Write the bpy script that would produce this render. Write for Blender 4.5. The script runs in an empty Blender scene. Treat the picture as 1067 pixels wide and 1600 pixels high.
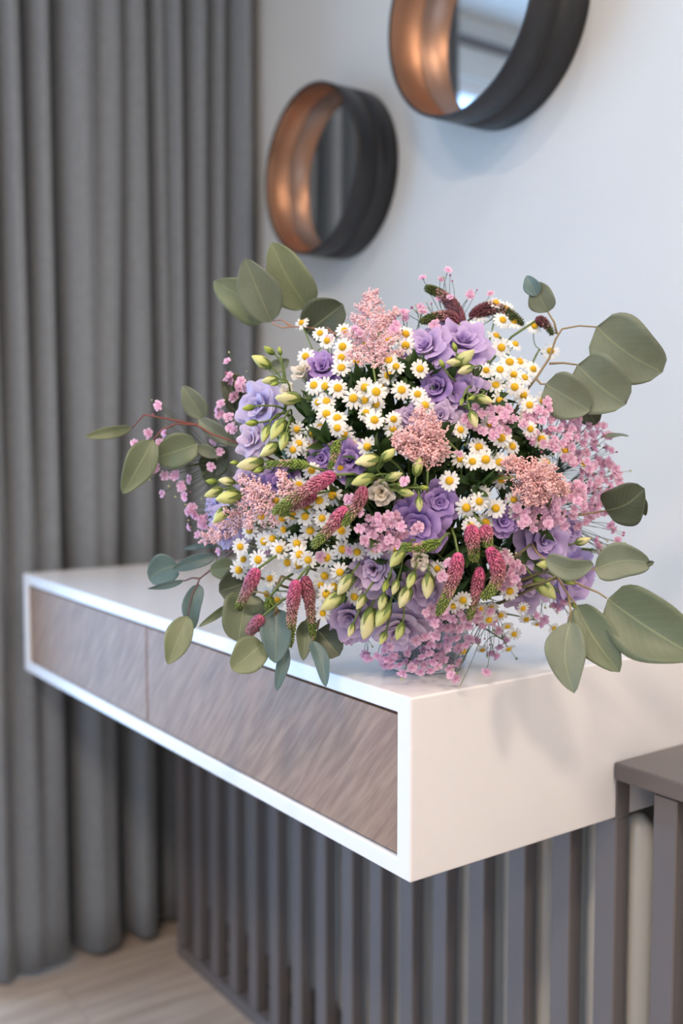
import bpy, math, random
import numpy as np
from mathutils import Vector, Matrix
R = random.Random(7)
SC = bpy.context.scene
COL = SC.collection
PI = math.pi
CAM_H = 1.0458
F_PX = 1600.0
HEAD, TILT = math.radians(54.7009), math.radians(3.9329)

# ------------------------------------------------------------------ camera
cam_d = bpy.data.cameras.new('camera')
cam_d.sensor_fit = 'VERTICAL'; cam_d.sensor_height = 36.0; cam_d.sensor_width = 24.0
cam_d.lens = 36.0 * F_PX / 1600.0
cam = bpy.data.objects.new('camera', cam_d); COL.objects.link(cam)
cam.location = (0, 0, CAM_H)
cam.rotation_euler = (math.radians(90) - TILT, 0, HEAD)
cam_d.clip_start = 0.02
cam_d.dof.use_dof = True
cam_d.dof.focus_distance = 1.0
cam_d.dof.aperture_fstop = 2.6
SC.camera = cam

# ------------------------------------------------------------------ world, colour, lights
SC.view_settings.view_transform = 'Standard'
SC.view_settings.look = 'None'
SC.view_settings.gamma = 1.0
SC.view_settings.use_curve_mapping = False
SC.view_settings.exposure = 0.30
w = bpy.data.worlds.new('daylight'); SC.world = w; w.use_nodes = True
bg = w.node_tree.nodes['Background']
bg.inputs[0].default_value = (0.355, 0.61, 1.0, 1); bg.inputs[1].default_value = 5.4

WY = 1.155          # the mirror wall
XL, XC = -2.75, -2.083   # bay window wall, wall behind the curtain
YB, XR, ZC = -2.9, 2.3, 2.53

def portal(loc, rot, sx, sy):
    l = bpy.data.lights.new('window_portal', 'AREA'); l.shape = 'RECTANGLE'; l.size = sx; l.size_y = sy
    l.cycles.is_portal = True
    o = bpy.data.objects.new('window_portal', l); COL.objects.link(o); o.location = loc; o.rotation_euler = rot
portal((XL - .06, -1.05, 1.1), (0, math.radians(-90), 0), 2.2, 2.7)
portal((0.4, YB - .06, 1.45), (math.radians(90), 0, 0), 1.2, 1.1)

LAMPS = [((0.20, -0.75, 2.48), 24, .16), ((-1.0, -0.55, 2.48), 7, .10), ((1.25, 0.35, 2.48), 22, .16), ((-0.2, 0.70, 2.48), 5, .08), ((1.2, -1.8, 2.48), 9, .10)]
LAMP_COL = (1.0, 0.80, 0.62)

# ------------------------------------------------------------------ helpers
def lin(c):
    return tuple(((x / 255) / 12.92 if x / 255 <= .04045 else ((x / 255 + .055) / 1.055) ** 2.4) for x in c)

MATS = {}
def mat(name, col=(128, 128, 128), rough=.5, metal=0.0, transl=0.0, vary=0.0, attr=False, noise=0.0, nscale=40.0,
        spec=.5, bump=0.0, bscale=200.0, sheen=0.0):
    m = bpy.data.materials.new(name); m.use_nodes = True; nt = m.node_tree; N = nt.nodes; L = nt.links
    p = N['Principled BSDF']; out = N['Material Output']
    p.inputs['Roughness'].default_value = rough; p.inputs['Metallic'].default_value = metal
    p.inputs['Specular IOR Level'].default_value = spec
    if sheen: p.inputs['Sheen Weight'].default_value = sheen
    c = lin(col) + (1,)
    if attr:
        a = N.new('ShaderNodeVertexColor'); a.layer_name = 'Col'; src = a.outputs[0]
    else:
        r = N.new('ShaderNodeRGB'); r.outputs[0].default_value = c; src = r.outputs[0]
    if vary or noise:
        hs = N.new('ShaderNodeHueSaturation'); L.new(src, hs.inputs['Color']); src = hs.outputs[0]
        val = None
        if vary:
            oi = N.new('ShaderNodeObjectInfo'); mr = N.new('ShaderNodeMapRange')
            mr.inputs[3].default_value = 1 - vary; mr.inputs[4].default_value = 1 + vary
            L.new(oi.outputs['Random'], mr.inputs[0]); val = mr.outputs[0]
            mh = N.new('ShaderNodeMapRange'); mh.inputs[3].default_value = .5 + vary * .06; mh.inputs[4].default_value = .5 - vary * .06
            L.new(oi.outputs['Random'], mh.inputs[0]); L.new(mh.outputs[0], hs.inputs['Hue'])
        if noise:
            tc = N.new('ShaderNodeTexCoord'); nz = N.new('ShaderNodeTexNoise'); nz.inputs['Scale'].default_value = nscale
            nz.inputs['Detail'].default_value = 4; L.new(tc.outputs['Object'], nz.inputs['Vector'])
            mn = N.new('ShaderNodeMapRange'); mn.inputs[1].default_value = .3; mn.inputs[2].default_value = .7
            mn.inputs[3].default_value = 1 - noise; mn.inputs[4].default_value = 1 + noise
            L.new(nz.outputs[0], mn.inputs[0])
            if val is None: val = mn.outputs[0]
            else:
                mm = N.new('ShaderNodeMath'); mm.operation = 'MULTIPLY'; L.new(val, mm.inputs[0]); L.new(mn.outputs[0], mm.inputs[1]); val = mm.outputs[0]
        L.new(val, hs.inputs['Value'])
    L.new(src, p.inputs['Base Color'])
    if bump:
        tc = N.new('ShaderNodeTexCoord'); nb = N.new('ShaderNodeTexNoise'); nb.inputs['Scale'].default_value = bscale
        L.new(tc.outputs['Object'], nb.inputs['Vector']); bp = N.new('ShaderNodeBump'); bp.inputs['Strength'].default_value = bump
        bp.inputs['Distance'].default_value = .002; L.new(nb.outputs[0], bp.inputs['Height']); L.new(bp.outputs[0], p.inputs['Normal'])
    if transl:
        t = N.new('ShaderNodeBsdfTranslucent'); L.new(src, t.inputs[0]); mx = N.new('ShaderNodeMixShader')
        mx.inputs[0].default_value = transl; L.new(p.outputs[0], mx.inputs[1]); L.new(t.outputs[0], mx.inputs[2]); L.new(mx.outputs[0], out.inputs[0])
    MATS[name] = m
    return m

def streak_mat(name, c1, c2, scale, rot, rough=.45, bump=.15, nsc=6.0, spec=.5):
    m = mat(name, c1, rough, spec=spec); nt = m.node_tree; N = nt.nodes; L = nt.links; p = N['Principled BSDF']
    tc = N.new('ShaderNodeTexCoord'); mq = N.new('ShaderNodeMapping'); mq.inputs['Rotation'].default_value = rot; L.new(tc.outputs['Object'], mq.inputs[0])
    mp = N.new('ShaderNodeMapping'); mp.inputs['Scale'].default_value = scale; L.new(mq.outputs[0], mp.inputs[0])
    nz = N.new('ShaderNodeTexNoise'); nz.inputs['Scale'].default_value = nsc; nz.inputs['Detail'].default_value = 6; nz.inputs['Distortion'].default_value = .4
    L.new(mp.outputs[0], nz.inputs['Vector'])
    cr = N.new('ShaderNodeValToRGB'); cr.color_ramp.elements[0].position = .36; cr.color_ramp.elements[1].position = .66
    cr.color_ramp.elements[0].color = lin(c1) + (1,); cr.color_ramp.elements[1].color = lin(c2) + (1,)
    L.new(nz.outputs[0], cr.inputs[0]); L.new(cr.outputs[0], p.inputs['Base Color'])
    bp = N.new('ShaderNodeBump'); bp.inputs['Strength'].default_value = bump; bp.inputs['Distance'].default_value = .001
    L.new(nz.outputs[0], bp.inputs['Height']); L.new(bp.outputs[0], p.inputs['Normal'])
    return m

class MB:
    def __init__(s): s.v = []; s.f = []; s.c = []; s.m = []; s.uv = None
    def add(s, vs, fs, col=None, mi=0):
        o = len(s.v); s.v += [tuple(v) for v in vs]; s.f += [tuple(i + o for i in f) for f in fs]; s.m += [mi] * len(fs)
        if col is None: col = (1, 1, 1)
        if isinstance(col[0], (int, float)): s.c += [col] * len(vs)
        else: s.c += list(col)
    def box(s, x0, x1, y0, y1, z0, z1, col=None, mi=0):
        s.add([(x0, y0, z0), (x1, y0, z0), (x1, y1, z0), (x0, y1, z0), (x0, y0, z1), (x1, y0, z1), (x1, y1, z1), (x0, y1, z1)],
              [(3, 2, 1, 0), (4, 5, 6, 7), (0, 1, 5, 4), (1, 2, 6, 5), (2, 3, 7, 6), (3, 0, 4, 7)], col, mi)
    def tube(s, pts, r0, r1=None, n=5, col=None, mi=0, cap=True):
        pts = [Vector(p) for p in pts]; r1 = r0 if r1 is None else r1; k = len(pts)
        t0 = (pts[1] - pts[0]).normalized(); nrm = t0.orthogonal().normalized(); vs = []
        for i, p in enumerate(pts):
            t = (pts[min(i + 1, k - 1)] - pts[max(i - 1, 0)]).normalized()
            nrm = (nrm - t * nrm.dot(t)).normalized(); b = t.cross(nrm)
            r = (r0[i] if isinstance(r0, (list, tuple)) else r0 + (r1 - r0) * i / (k - 1))
            vs += [p + (nrm * math.cos(a) + b * math.sin(a)) * r for a in (2 * PI * j / n for j in range(n))]
        fs = [(i * n + j, i * n + (j + 1) % n, (i + 1) * n + (j + 1) % n, (i + 1) * n + j) for i in range(k - 1) for j in range(n)]
        if cap: fs += [tuple(range(n))[::-1], tuple((k - 1) * n + j for j in range(n))]
        if col is not None and not isinstance(col[0], (int, float)): col = [c for c in col for _ in range(n)]
        s.add(vs, fs, col, mi)
    def lathe(s, prof, n=32, axis='Z', center=(0, 0, 0), col=None, mi=0, closed=False):
        vs = []; k = len(prof)
        for (r, h) in prof:
            for j in range(n):
                a = 2 * PI * j / n
                if axis == 'Z': vs.append((center[0] + r * math.cos(a), center[1] + r * math.sin(a), center[2] + h))
                else: vs.append((center[0] + r * math.cos(a), center[1] + h, center[2] + r * math.sin(a)))
        kk = k if closed else k - 1
        fs = [(i * n + j, i * n + (j + 1) % n, ((i + 1) % k) * n + (j + 1) % n, ((i + 1) % k) * n + j) for i in range(kk) for j in range(n)]
        s.add(vs, fs, col, mi)
    def grid(s, fn, nu, nv, colfn=None, mi=0):
        vs = []; cs = []
        for j in range(nv + 1):
            for i in range(nu + 1):
                vs.append(fn(i / nu, j / nv)); cs.append(colfn(i / nu, j / nv) if colfn else (1, 1, 1))
        fs = [(j * (nu + 1) + i, j * (nu + 1) + i + 1, (j + 1) * (nu + 1) + i + 1, (j + 1) * (nu + 1) + i) for j in range(nv) for i in range(nu)]
        s.add(vs, fs, cs, mi)
    def blob(s, c, rx, rz, d=None, col=None, n=5):   # small ellipsoid bead along direction d
        c = Vector(c); d = Vector(d or (0, 0, 1)).normalized(); a = d.orthogonal().normalized(); b = d.cross(a)
        vs = [c - d * rz]
        for h, q in ((-.45, .85), (.45, .85)):
            vs += [c + d * rz * h + (a * math.cos(t) + b * math.sin(t)) * rx * q for t in (2 * PI * j / n for j in range(n))]
        vs.append(c + d * rz); e = 2 * n + 1
        fs = [(0, 1 + (j + 1) % n, 1 + j) for j in range(n)] + [(1 + j, 1 + (j + 1) % n, 1 + n + (j + 1) % n, 1 + n + j) for j in range(n)] + [(1 + n + j, 1 + n + (j + 1) % n, e) for j in range(n)]
        s.add(vs, fs, col)
    def mesh(s, name, mats, smooth=True):
        me = bpy.data.meshes.new(name); me.from_pydata([tuple(v) for v in s.v], [], s.f); me.update()
        for m in (mats if isinstance(mats, (list, tuple)) else [mats]): me.materials.append(m)
        if any(s.m): me.polygons.foreach_set('material_index', s.m)
        if smooth: me.polygons.foreach_set('use_smooth', [True] * len(me.polygons))
        ca = me.color_attributes.new('Col', 'FLOAT_COLOR', 'POINT')
        ca.data.foreach_set('color', [x for c in s.c for x in (c[0], c[1], c[2], 1.0)])
        return me
    def build(s, name, mats, parent=None, smooth=True, base=None, bevel=0.0, seg=2):
        me = s.mesh(name, mats, smooth); return put(me, name, parent, Matrix.Identity(4), bevel, seg)

def base_of(o):
    v = Vector(o.get('_b', (0, 0, 0))) if o else Vector((0, 0, 0)); return v
BASE = {}
def put(me, name, parent=None, M=None, bevel=0.0, seg=2):
    """link a mesh object; M is its world matrix, also when it has a parent"""
    o = bpy.data.objects.new(name, me); COL.objects.link(o); M = M or Matrix.Identity(4)
    BASE[o.name] = M
    if parent is not None:
        o.parent = parent; o.matrix_basis = BASE[parent.name].inverted() @ M
    else: o.matrix_basis = M
    if bevel:
        b = o.modifiers.new('bevel', 'BEVEL'); b.width = bevel; b.segments = seg; b.limit_method = 'ANGLE'; b.angle_limit = math.radians(40)
        for p in me.polygons: p.use_smooth = False
    return o
def thing(name, label, cat, loc, group=None):
    o = bpy.data.objects.new(name, None); COL.objects.link(o); o.location = loc; o.empty_display_size = .02
    BASE[o.name] = Matrix.Translation(Vector(loc)); o['label'] = label; o['category'] = cat
    if group: o['group'] = group
    return o
def struct(o): o['kind'] = 'structure'; return o
def boxo(name, x0, x1, y0, y1, z0, z1, m, parent=None, bevel=.0, seg=2):
    """a box whose origin sits at its own centre"""
    c = Vector(((x0 + x1) / 2, (y0 + y1) / 2, (z0 + z1) / 2)); b = MB()
    b.box(x0 - c.x, x1 - c.x, y0 - c.y, y1 - c.y, z0 - c.z, z1 - c.z)
    return put(b.mesh(name, m, False), name, parent, Matrix.Translation(c), bevel, seg)

# rays through the photograph, used to find where each thing stands in the room
_fh = Vector((-math.sin(HEAD), math.cos(HEAD), 0)); _r = Vector((math.cos(HEAD), math.sin(HEAD), 0)); _up = Vector((0, 0, 1))
_fw = _fh * math.cos(TILT) - _up * math.sin(TILT); _u = _up * math.cos(TILT) + _fh * math.sin(TILT); CAM = Vector((0, 0, CAM_H))
def ray(x, y): return (_fw * F_PX + _r * (x - 533.5) - _u * (y - 800)).normalized()
def at(x, y, d): return CAM + ray(x, y) * d

# ------------------------------------------------------------------ materials
m_wall = mat('wall_paint', (211, 210, 205), .75, noise=.015, nscale=8)
m_ceil = mat('ceiling_paint', (206, 202, 196), .8)
m_white = mat('white_lacquer', (238, 236, 236), .22, spec=.5)
m_base = mat('baseboard_paint', (220, 220, 220), .5)
m_wood = streak_mat('drawer_veneer', (134, 103, 80), (162, 131, 106), (1.6, 1.6, 16.0), (0, math.radians(48), 0), .5, .12, 8.0)
m_woodedge = mat('veneer_edge', (150, 118, 86), .5)
m_floor = streak_mat('oak_floor', (176, 158, 142), (204, 188, 172), (14, 1.2, 1), (0, 0, 0), .38, .1, 3.0)
m_curt = mat('curtain_cloth', (126, 130, 134), .9, noise=.06, nscale=60, bump=.3, bscale=500, sheen=.2)
m_taupe = mat('taupe_lacquer', (106, 100, 99), .30)
m_rad = mat('radiator_enamel', (206, 203, 195), .35)
m_black = mat('blackened_steel', (34, 34, 37), .42, spec=.5, noise=.12, nscale=25)
m_bronze = mat('bronze_lining', (170, 128, 102), .38, metal=.85, noise=.12, nscale=14)
m_mirror = mat('mirror_glass', (232, 236, 238), .02, metal=1.0)
m_frame = mat('window_frame_paint', (225, 226, 228), .4)
m_pane = bpy.data.materials.new('window_glass'); m_pane.use_nodes = True
_n = m_pane.node_tree.nodes; _l = m_pane.node_tree.links; _n.remove(_n['Principled BSDF'])
_t = _n.new('ShaderNodeBsdfTransparent'); _g = _n.new('ShaderNodeBsdfGlossy'); _g.inputs['Roughness'].default_value = .02; _x = _n.new('ShaderNodeMixShader')
_x.inputs[0].default_value = .06; _l.new(_t.outputs[0], _x.inputs[1]); _l.new(_g.outputs[0], _x.inputs[2]); _l.new(_x.outputs[0], _n['Material Output'].inputs[0])
m_lamp = mat('lamp_diffuser', (255, 244, 230), .5)
_p = m_lamp.node_tree.nodes['Principled BSDF']; _p.inputs['Emission Color'].default_value = (1, .86, .7, 1); _p.inputs['Emission Strength'].default_value = 4

m_petal = mat('lisianthus_petal', attr=True, rough=.6, transl=.28, vary=.05, noise=.04, nscale=120)
m_budm = mat('bud_skin', attr=True, rough=.5, transl=.12, vary=.07)
m_daisy = mat('chamomile_ray', (250, 250, 247), .6, transl=.25)
m_disc = mat('chamomile_disc', attr=True, rough=.75, vary=.06)
m_pink = mat('pink_floret', attr=True, rough=.65, transl=.25, vary=.10)
m_ast = mat('astilbe_floret', attr=True, rough=.75)
m_ver = mat('veronica_floret', attr=True, rough=.7)
m_stem = mat('green_stem', (104, 124, 62), .55, noise=.1, nscale=30)
m_stemd = mat('dark_stem', (66, 84, 42), .6)
m_twig = mat('eucalyptus_twig', attr=True, rough=.6)
m_leafd = mat('filler_leaf', (62, 88, 44), .5, transl=.15, vary=.25)
def leaf_material():
    m = bpy.data.materials.new('eucalyptus_leaf'); m.use_nodes = True; nt = m.node_tree; N = nt.nodes; L = nt.links; p = N['Principled BSDF']
    at_ = N.new('ShaderNodeVertexColor'); at_.layer_name = 'Col'; uv = N.new('ShaderNodeUVMap'); sp = N.new('ShaderNodeSeparateXYZ'); L.new(uv.outputs[0], sp.inputs[0])
    def mth(op, a, b=None, c=None):
        n = N.new('ShaderNodeMath'); n.operation = op
        for i, q in enumerate((a, b, c)):
            if q is None: continue
            if isinstance(q, (int, float)): n.inputs[i].default_value = q
            else: L.new(q, n.inputs[i])
        return n.outputs[0]
    u = mth('ABSOLUTE', mth('SUBTRACT', sp.outputs[0], .5)); v = sp.outputs[1]
    ph = mth('MULTIPLY', mth('SUBTRACT', v, mth('MULTIPLY', u, .9)), 52.0)
    side = mth('POWER', mth('MULTIPLY_ADD', mth('SINE', ph), .5, .5), 10.0)
    mid = mth('SUBTRACT', 1.0, mth('MINIMUM', mth('MULTIPLY', u, 38.0), 1.0))
    k = mth('MAXIMUM', mth('MULTIPLY', side, .05), mth('MULTIPLY', mid, .4))
    nz = N.new('ShaderNodeTexNoise'); nz.inputs['Scale'].default_value = 60; nz.inputs['Detail'].default_value = 5
    tc = N.new('ShaderNodeTexCoord'); L.new(tc.outputs['Object'], nz.inputs['Vector'])
    hs = N.new('ShaderNodeHueSaturation'); L.new(at_.outputs[0], hs.inputs['Color']); L.new(mth('MULTIPLY_ADD', nz.outputs[0], .35, .83), hs.inputs['Value'])
    mx = N.new('ShaderNodeMix'); mx.data_type = 'RGBA'; L.new(k, mx.inputs[0]); L.new(hs.outputs[0], mx.inputs[6]); mx.inputs[7].default_value = lin((176, 186, 140)) + (1,)
    L.new(mx.outputs[2], p.inputs['Base Color']); p.inputs['Roughness'].default_value = .42
    t = N.new('ShaderNodeBsdfTranslucent'); L.new(mx.outputs[2], t.inputs[0]); ms = N.new('ShaderNodeMixShader'); ms.inputs[0].default_value = .15
    L.new(p.outputs[0], ms.inputs[1]); L.new(t.outputs[0], ms.inputs[2]); L.new(ms.outputs[0], N['Material Output'].inputs[0])
    return m
m_leaf = leaf_material()

# ------------------------------------------------------------------ room
b = MB(); b.box(XL - .2, XR + .2, YB - .2, WY + .2, -.12, -.004); floor = struct(b.build('floor', m_floor, smooth=False))
pm = {}
px0 = XL; row = 0
while px0 < -.3:
    w_ = .175; y0 = -.8 - (row % 3) * .37
    while y0 < WY:
        y1 = min(y0 + 1.1, WY); ya = max(y0, -.8)
        if y1 - ya > .05: boxo('plank', px0 + .0008, px0 + w_ - .0008, ya + .0008, y1 - .0008, -.004, 0.0, m_floor, floor, .0008, 1)
        y0 += 1.1
    px0 += w_; row += 1
boxo('floor_board_field', -.29, XR, YB, WY, -.004, 0, m_floor, floor); boxo('floor_board_field', XL, -.29, YB, -.805, -.004, 0, m_floor, floor)
b = MB(); b.box(XL - .2, XR + .2, YB - .2, WY + .2, ZC, ZC + .1); struct(b.build('ceiling', m_ceil, smooth=False))
b = MB(); b.box(XC - .01, XR + .2, WY, WY + .15, 0, ZC); struct(b.build('wall_back', m_wall, smooth=False))
b = MB(); b.box(XL - .2, XC, .50, WY + .15, 0, ZC); struct(b.build('wall_corner', m_wall, smooth=False))
b = MB(); b.box(XR, XR + .15, YB - .2, WY, 0, ZC); struct(b.build('wall_right', m_wall, smooth=False))
b = MB()   # bay wall with its window opening y -2.4..0.3, z .05..2.02
b.box(XL - .12, XL, .3, .50, 0, ZC); b.box(XL - .12, XL, YB, -2.4, 0, ZC); b.box(XL - .12, XL, -2.4, .3, 2.32, ZC); b.box(XL - .12, XL, -2.4, .3, 0, .05)
struct(b.build('wall_left', m_wall, smooth=False))
b = MB()   # wall behind the camera with an opening for the added fill window, x -.2..1.0, z .9..2.0
b.box(XL - .2, -.2, YB - .12, YB, 0, ZC); b.box(1.0, XR + .2, YB - .12, YB, 0, ZC); b.box(-.2, 1.0, YB - .12, YB, 2.0, ZC); b.box(-.2, 1.0, YB - .12, YB, 0, .9)
struct(b.build('wall_front', m_wall, smooth=False))
def window(n, along, c, lo, hi, z0, z1):
    o = MB(); t = .05
    def bx(a0, a1, za, zb, d0, d1, M):
        if along == 'y': M.box(c + d0, c + d1, a0, a1, za, zb)
        else: M.box(a0, a1, c + d0, c + d1, za, zb)
    for a0, a1, za, zb in ((lo, lo + t, z0, z1), (hi - t, hi, z0, z1), (lo, hi, z0, z0 + t), (lo, hi, z1 - t, z1), ((lo + hi) / 2 - .03, (lo + hi) / 2 + .03, z0, z1)):
        bx(a0, a1, za, zb, -.08, -.03, o)
    fr = struct(o.build('window_%d' % n, m_frame, smooth=False))
    g = MB(); bx(lo + t, (lo + hi) / 2 - .03, z0 + t, z1 - t, -.056, -.053, g); g.build('pane', m_pane, fr, False)
    g = MB(); bx((lo + hi) / 2 + .03, hi - t, z0 + t, z1 - t, -.056, -.053, g); g.build('pane', m_pane, fr, False)
window(1, 'y', XL, -2.4, .3, .05, 2.32)
window(2, 'x', YB, -.2, 1.0, .9, 2.0)  # unseen window, added for extra blue fill from behind the camera
struct(boxo('shadow_strip_1', XL, XL + .012, -2.9, .50, 2.425, 2.455, m_taupe))      # dark strip painted in for the shadow gap under the bay ceiling
struct(boxo('baseboard_back', -2.07, XR, WY - .012, WY, 0, .07, m_base))

for i, (p, wt, rad) in enumerate(LAMPS):
    t = thing('ceiling_lamp', ['round white ceiling lamp above the camera', 'small round white ceiling lamp in front of the curtain', 'round white ceiling lamp near the right wall',
        'small round white ceiling lamp over the dressing table', 'small round white ceiling lamp by the added window behind the camera'][i], 'lamp', p)
    b = MB(); b.lathe([(rad, .05), (rad + .012, .045), (rad + .012, .0), (rad, -.004), (rad - .006, .004)], 28, 'Z', p); b.build('lamp_ring', m_frame, t)
    b = MB(); b.lathe([(.0001, .012), (rad - .004, .012)], 28, 'Z', p); b.build('lamp_diffuser', m_lamp, t)
    l = bpy.data.lights.new('lamp_light', 'AREA'); l.shape = 'DISK'; l.size = rad * 2; l.energy = wt; l.color = LAMP_COL
    o = bpy.data.objects.new('lamp_light', l); COL.objects.link(o); o.parent = t; o.location = (0, 0, -.01)

# ------------------------------------------------------------------ curtain
VAL = [(.50, .50, .6, .6), (.548, .545, 1, .9), (.603, .60, 1, .25), (.66, .65, 1, .15), (.715, .720, 1, 1.3), (.785, .785, .35, .15), (.843, .838, .5, 1.3),
       (.905, .922, 1, 1.3), (.947, .955, .45, .45), (.99, .99, 1, 1), (1.045, 1.045, .8, .8), (1.09, 1.09, .7, .7)]
def curtain_x(y, k):      # k: 0 at the hem .. 1 at the top
    g = 0; kk = min(1, max(0, k * 1.25)); kk = kk * kk * (3 - 2 * kk)
    for a, c, wa, wc in VAL:
        yv = c + (a - c) * kk; wv = wc + (wa - wc) * kk; d = abs(y - yv); g += wv * math.exp(-(d / (.0165 - .004 * kk)) ** 2) * .064 + wv * math.exp(-(d / .03) ** 2) * .018
    return -1.915 + .006 * math.sin(y * 90 + k * 3) + .0 * (1 - kk) - min(g, .105)
t = thing('curtain', 'floor length grey curtain hanging in deep pleats beside the mirror wall', 'curtain', (-1.95, .75, .02))
b = MB(); NU, NV = 300, 26
def cf(u, v):
    y = .487 + .633 * u; z = .015 + (ZC - .03) * v; return (curtain_x(y, v), y + .004 * math.sin(v * 5 + y * 20), z + (.004 * math.sin(y * 40) if v == 0 else 0))
b.grid(cf, NU, NV); c = b.build('curtain_cloth', m_curt, t)
so = c.modifiers.new('thickness', 'SOLIDIFY'); so.thickness = .003; so.offset = 1
b = MB(); b.box(-2.06, -1.84, .48, 1.14, ZC - .02, ZC - .001); b.build('curtain_rail', m_frame, t, False)

# ------------------------------------------------------------------ mirrors
def mirror(label, cx, cz, rr, D):
    t = thing('round_mirror', label, 'mirror', (cx, WY, cz), 'round mirrors on the wall')
    f = WY - D; m = f + D * .5; n = 96; C = (cx, 0, cz)
    b = MB(); b.lathe([(rr - .004, WY - .001), (rr, WY - .001), (rr, m + .004), (rr - .0025, m + .003), (rr - .0025, m - .003), (rr, m - .004), (rr, f + .001), (rr - .001, f), (rr - .0045, f), (rr - .0045, f + .003)], n, 'Y', C)
    b.build('frame', m_black, t)
    g = f + D * .56
    b = MB(); b.lathe([(rr - .0045, f + .003), (rr - .0045, g - .004), (rr - .0065, g - .003), (rr - .0065, g - .0005)], n, 'Y', C)
    b.build('frame_lining', m_bronze, t)
    b = MB(); b.lathe([(.00001, g), (rr - .006, g), (rr - .006, g + .004), (.00001, g + .004)], n, 'Y', C); b.build('mirror_glass', m_mirror, t, False)
mirror('smaller round mirror in a deep black frame with bronze lining, nearest the curtain', -1.609, 1.5466, .1537, .0922)
mirror('larger round mirror in a deep black frame with bronze lining, cut by the top edge', -1.1804, 1.6946, .1625, .1132)

# ------------------------------------------------------------------ slatted radiator cover and radiator
t = thing('radiator_cover', 'taupe slatted radiator cover with a flat top, running under the white dressing table', 'radiator cover', (-.7, .885, 0))
SY = .898
pos = [-.687 - .0728 * i for i in range(-14, 17)]
for i, x in enumerate(sorted(pos)):
    if abs(x + .7598) < .01: continue
    boxo('slat', x, x + .030, SY, SY + .022, .026, .6235 if x < -.765 else .668, m_taupe, t, .0015, 1)
boxo('slat', -.7660, -.7360, SY, SY + .022, .026, .6235, m_taupe, t, .0015, 1)
boxo('end_post', -.7385, -.7362, SY + .001, SY + .022, .6235, .669, m_taupe, t)
boxo('bottom_rail', -1.832, 2.0, .896, .922, 0, .026, m_taupe, t, .001, 1)
boxo('back_rail', -1.832, 2.0, .922, .930, .026, .06, m_taupe, t)
boxo('side_panel', -1.846, -1.832, .896, WY, 0, .6235, m_taupe, t, .001, 1)
boxo('top_panel', -.7375, 2.0, .894, WY - .001, .6695, .690, m_taupe, t, .0025, 2)
t = thing('radiator', 'pale grey column radiator seen through the slats under the dressing table', 'radiator', (-1.2, .95, .11))
x = -1.80
while x < 1.9:
    zt = .040 if x > -.714 else 0; b = MB(); b.tube([(x, .953, .105), (x, .953, .112), (x, .953, .125), (x, .953, .585 + zt), (x, .953, .605 + zt), (x, .953, .615 + zt)], [.008, .017, .022, .022, .017, .006], n=10)
    b.build('column', m_rad, t); x += .0478
b = MB(); b.tube([(-1.81, .99, .16), (1.9, .99, .16)], .014, n=8); b.build('header_pipe', m_rad, t)
b = MB(); b.tube([(-1.81, .99, .54), (1.9, .99, .54)], .014, n=8); b.build('header_pipe', m_rad, t)

# ------------------------------------------------------------------ dressing table
DX0, DX1, DY0, DZ0, DZ1 = -1.868, -.7390, .6035, .6242, .8042
t = thing('dressing_table', 'white wall mounted dressing table with two grey wooden drawers, carrying the bouquet', 'dressing table', (-1.3, DY0, DZ0))
c = Vector((-1.3, .88, .71)); b = MB()
prof_o = [(DX0, DZ0), (DX1, DZ0), (DX1, DZ1), (DX0, DZ1)]; prof_i = [(-1.843, .6430), (-.7605, .6430), (-.7605, .7858), (-1.843, .7858)]
vs = []
for yy in (DY0, WY - .001): vs += [(x - c.x, yy - c.y, z - c.z) for x, z in prof_o] + [(x - c.x, yy - c.y, z - c.z) for x, z in prof_i]
fs = []
for i in range(4):
    j = (i + 1) % 4
    fs += [(i, j, 4 + j, 4 + i), (8 + j, 8 + i, 12 + i, 12 + j), (j, i, 8 + i, 8 + j), (4 + i, 4 + j, 12 + j, 12 + i)]
b.add(vs, fs); put(b.mesh('table_body', m_white, False), 'table_body', t, Matrix.Translation(c), .0022, 3)
for x0, x1 in ((-1.8405, -1.3385), (-1.3355, -.7625)):
    d = boxo('drawer', x0, x1, DY0 + .003, DY0 + .022, .6450, .7825, m_wood, t, .0012, 2)
    bb = MB(); xa, xb = x0 + .02, x1 - .02
    bb.box(xa, xb, DY0 + .022, DY0 + .40, .655, .660); bb.box(xa, xa + .01, DY0 + .022, DY0 + .40, .66, .76); bb.box(xb - .01, xb, DY0 + .022, DY0 + .40, .66, .76); bb.box(xa, xb, DY0 + .39, DY0 + .40, .66, .76)
    bb.build('drawer_box', m_woodedge, d, False)
#FLOWERS
# ------------------------------------------------------------------ vase
VX, VY = -.838, .703
NECK = Vector((VX, VY, .905))
t = thing('glass_vase', 'squat smoky glass vase holding the bouquet on the white table', 'vase', (VX, VY, DZ1))
m_glass = mat('smoky_glass', (205, 210, 215), .06, spec=.6)
_p = m_glass.node_tree.nodes['Principled BSDF']; _p.inputs['Transmission Weight'].default_value = .82; _p.inputs['IOR'].default_value = 1.3
b = MB(); b.lathe([(.0001, .0), (.040, .0), (.044, .003), (.046, .02), (.046, .05), (.041, .085), (.040, .105), (.042, .108), (.039, .108), (.0385, .085), (.043, .05), (.043, .02), (.038, .010), (.0001, .009)], 40, 'Z', (VX, VY, DZ1 + .0004), closed=False)
b.build('vase_body', m_glass, t)

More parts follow.
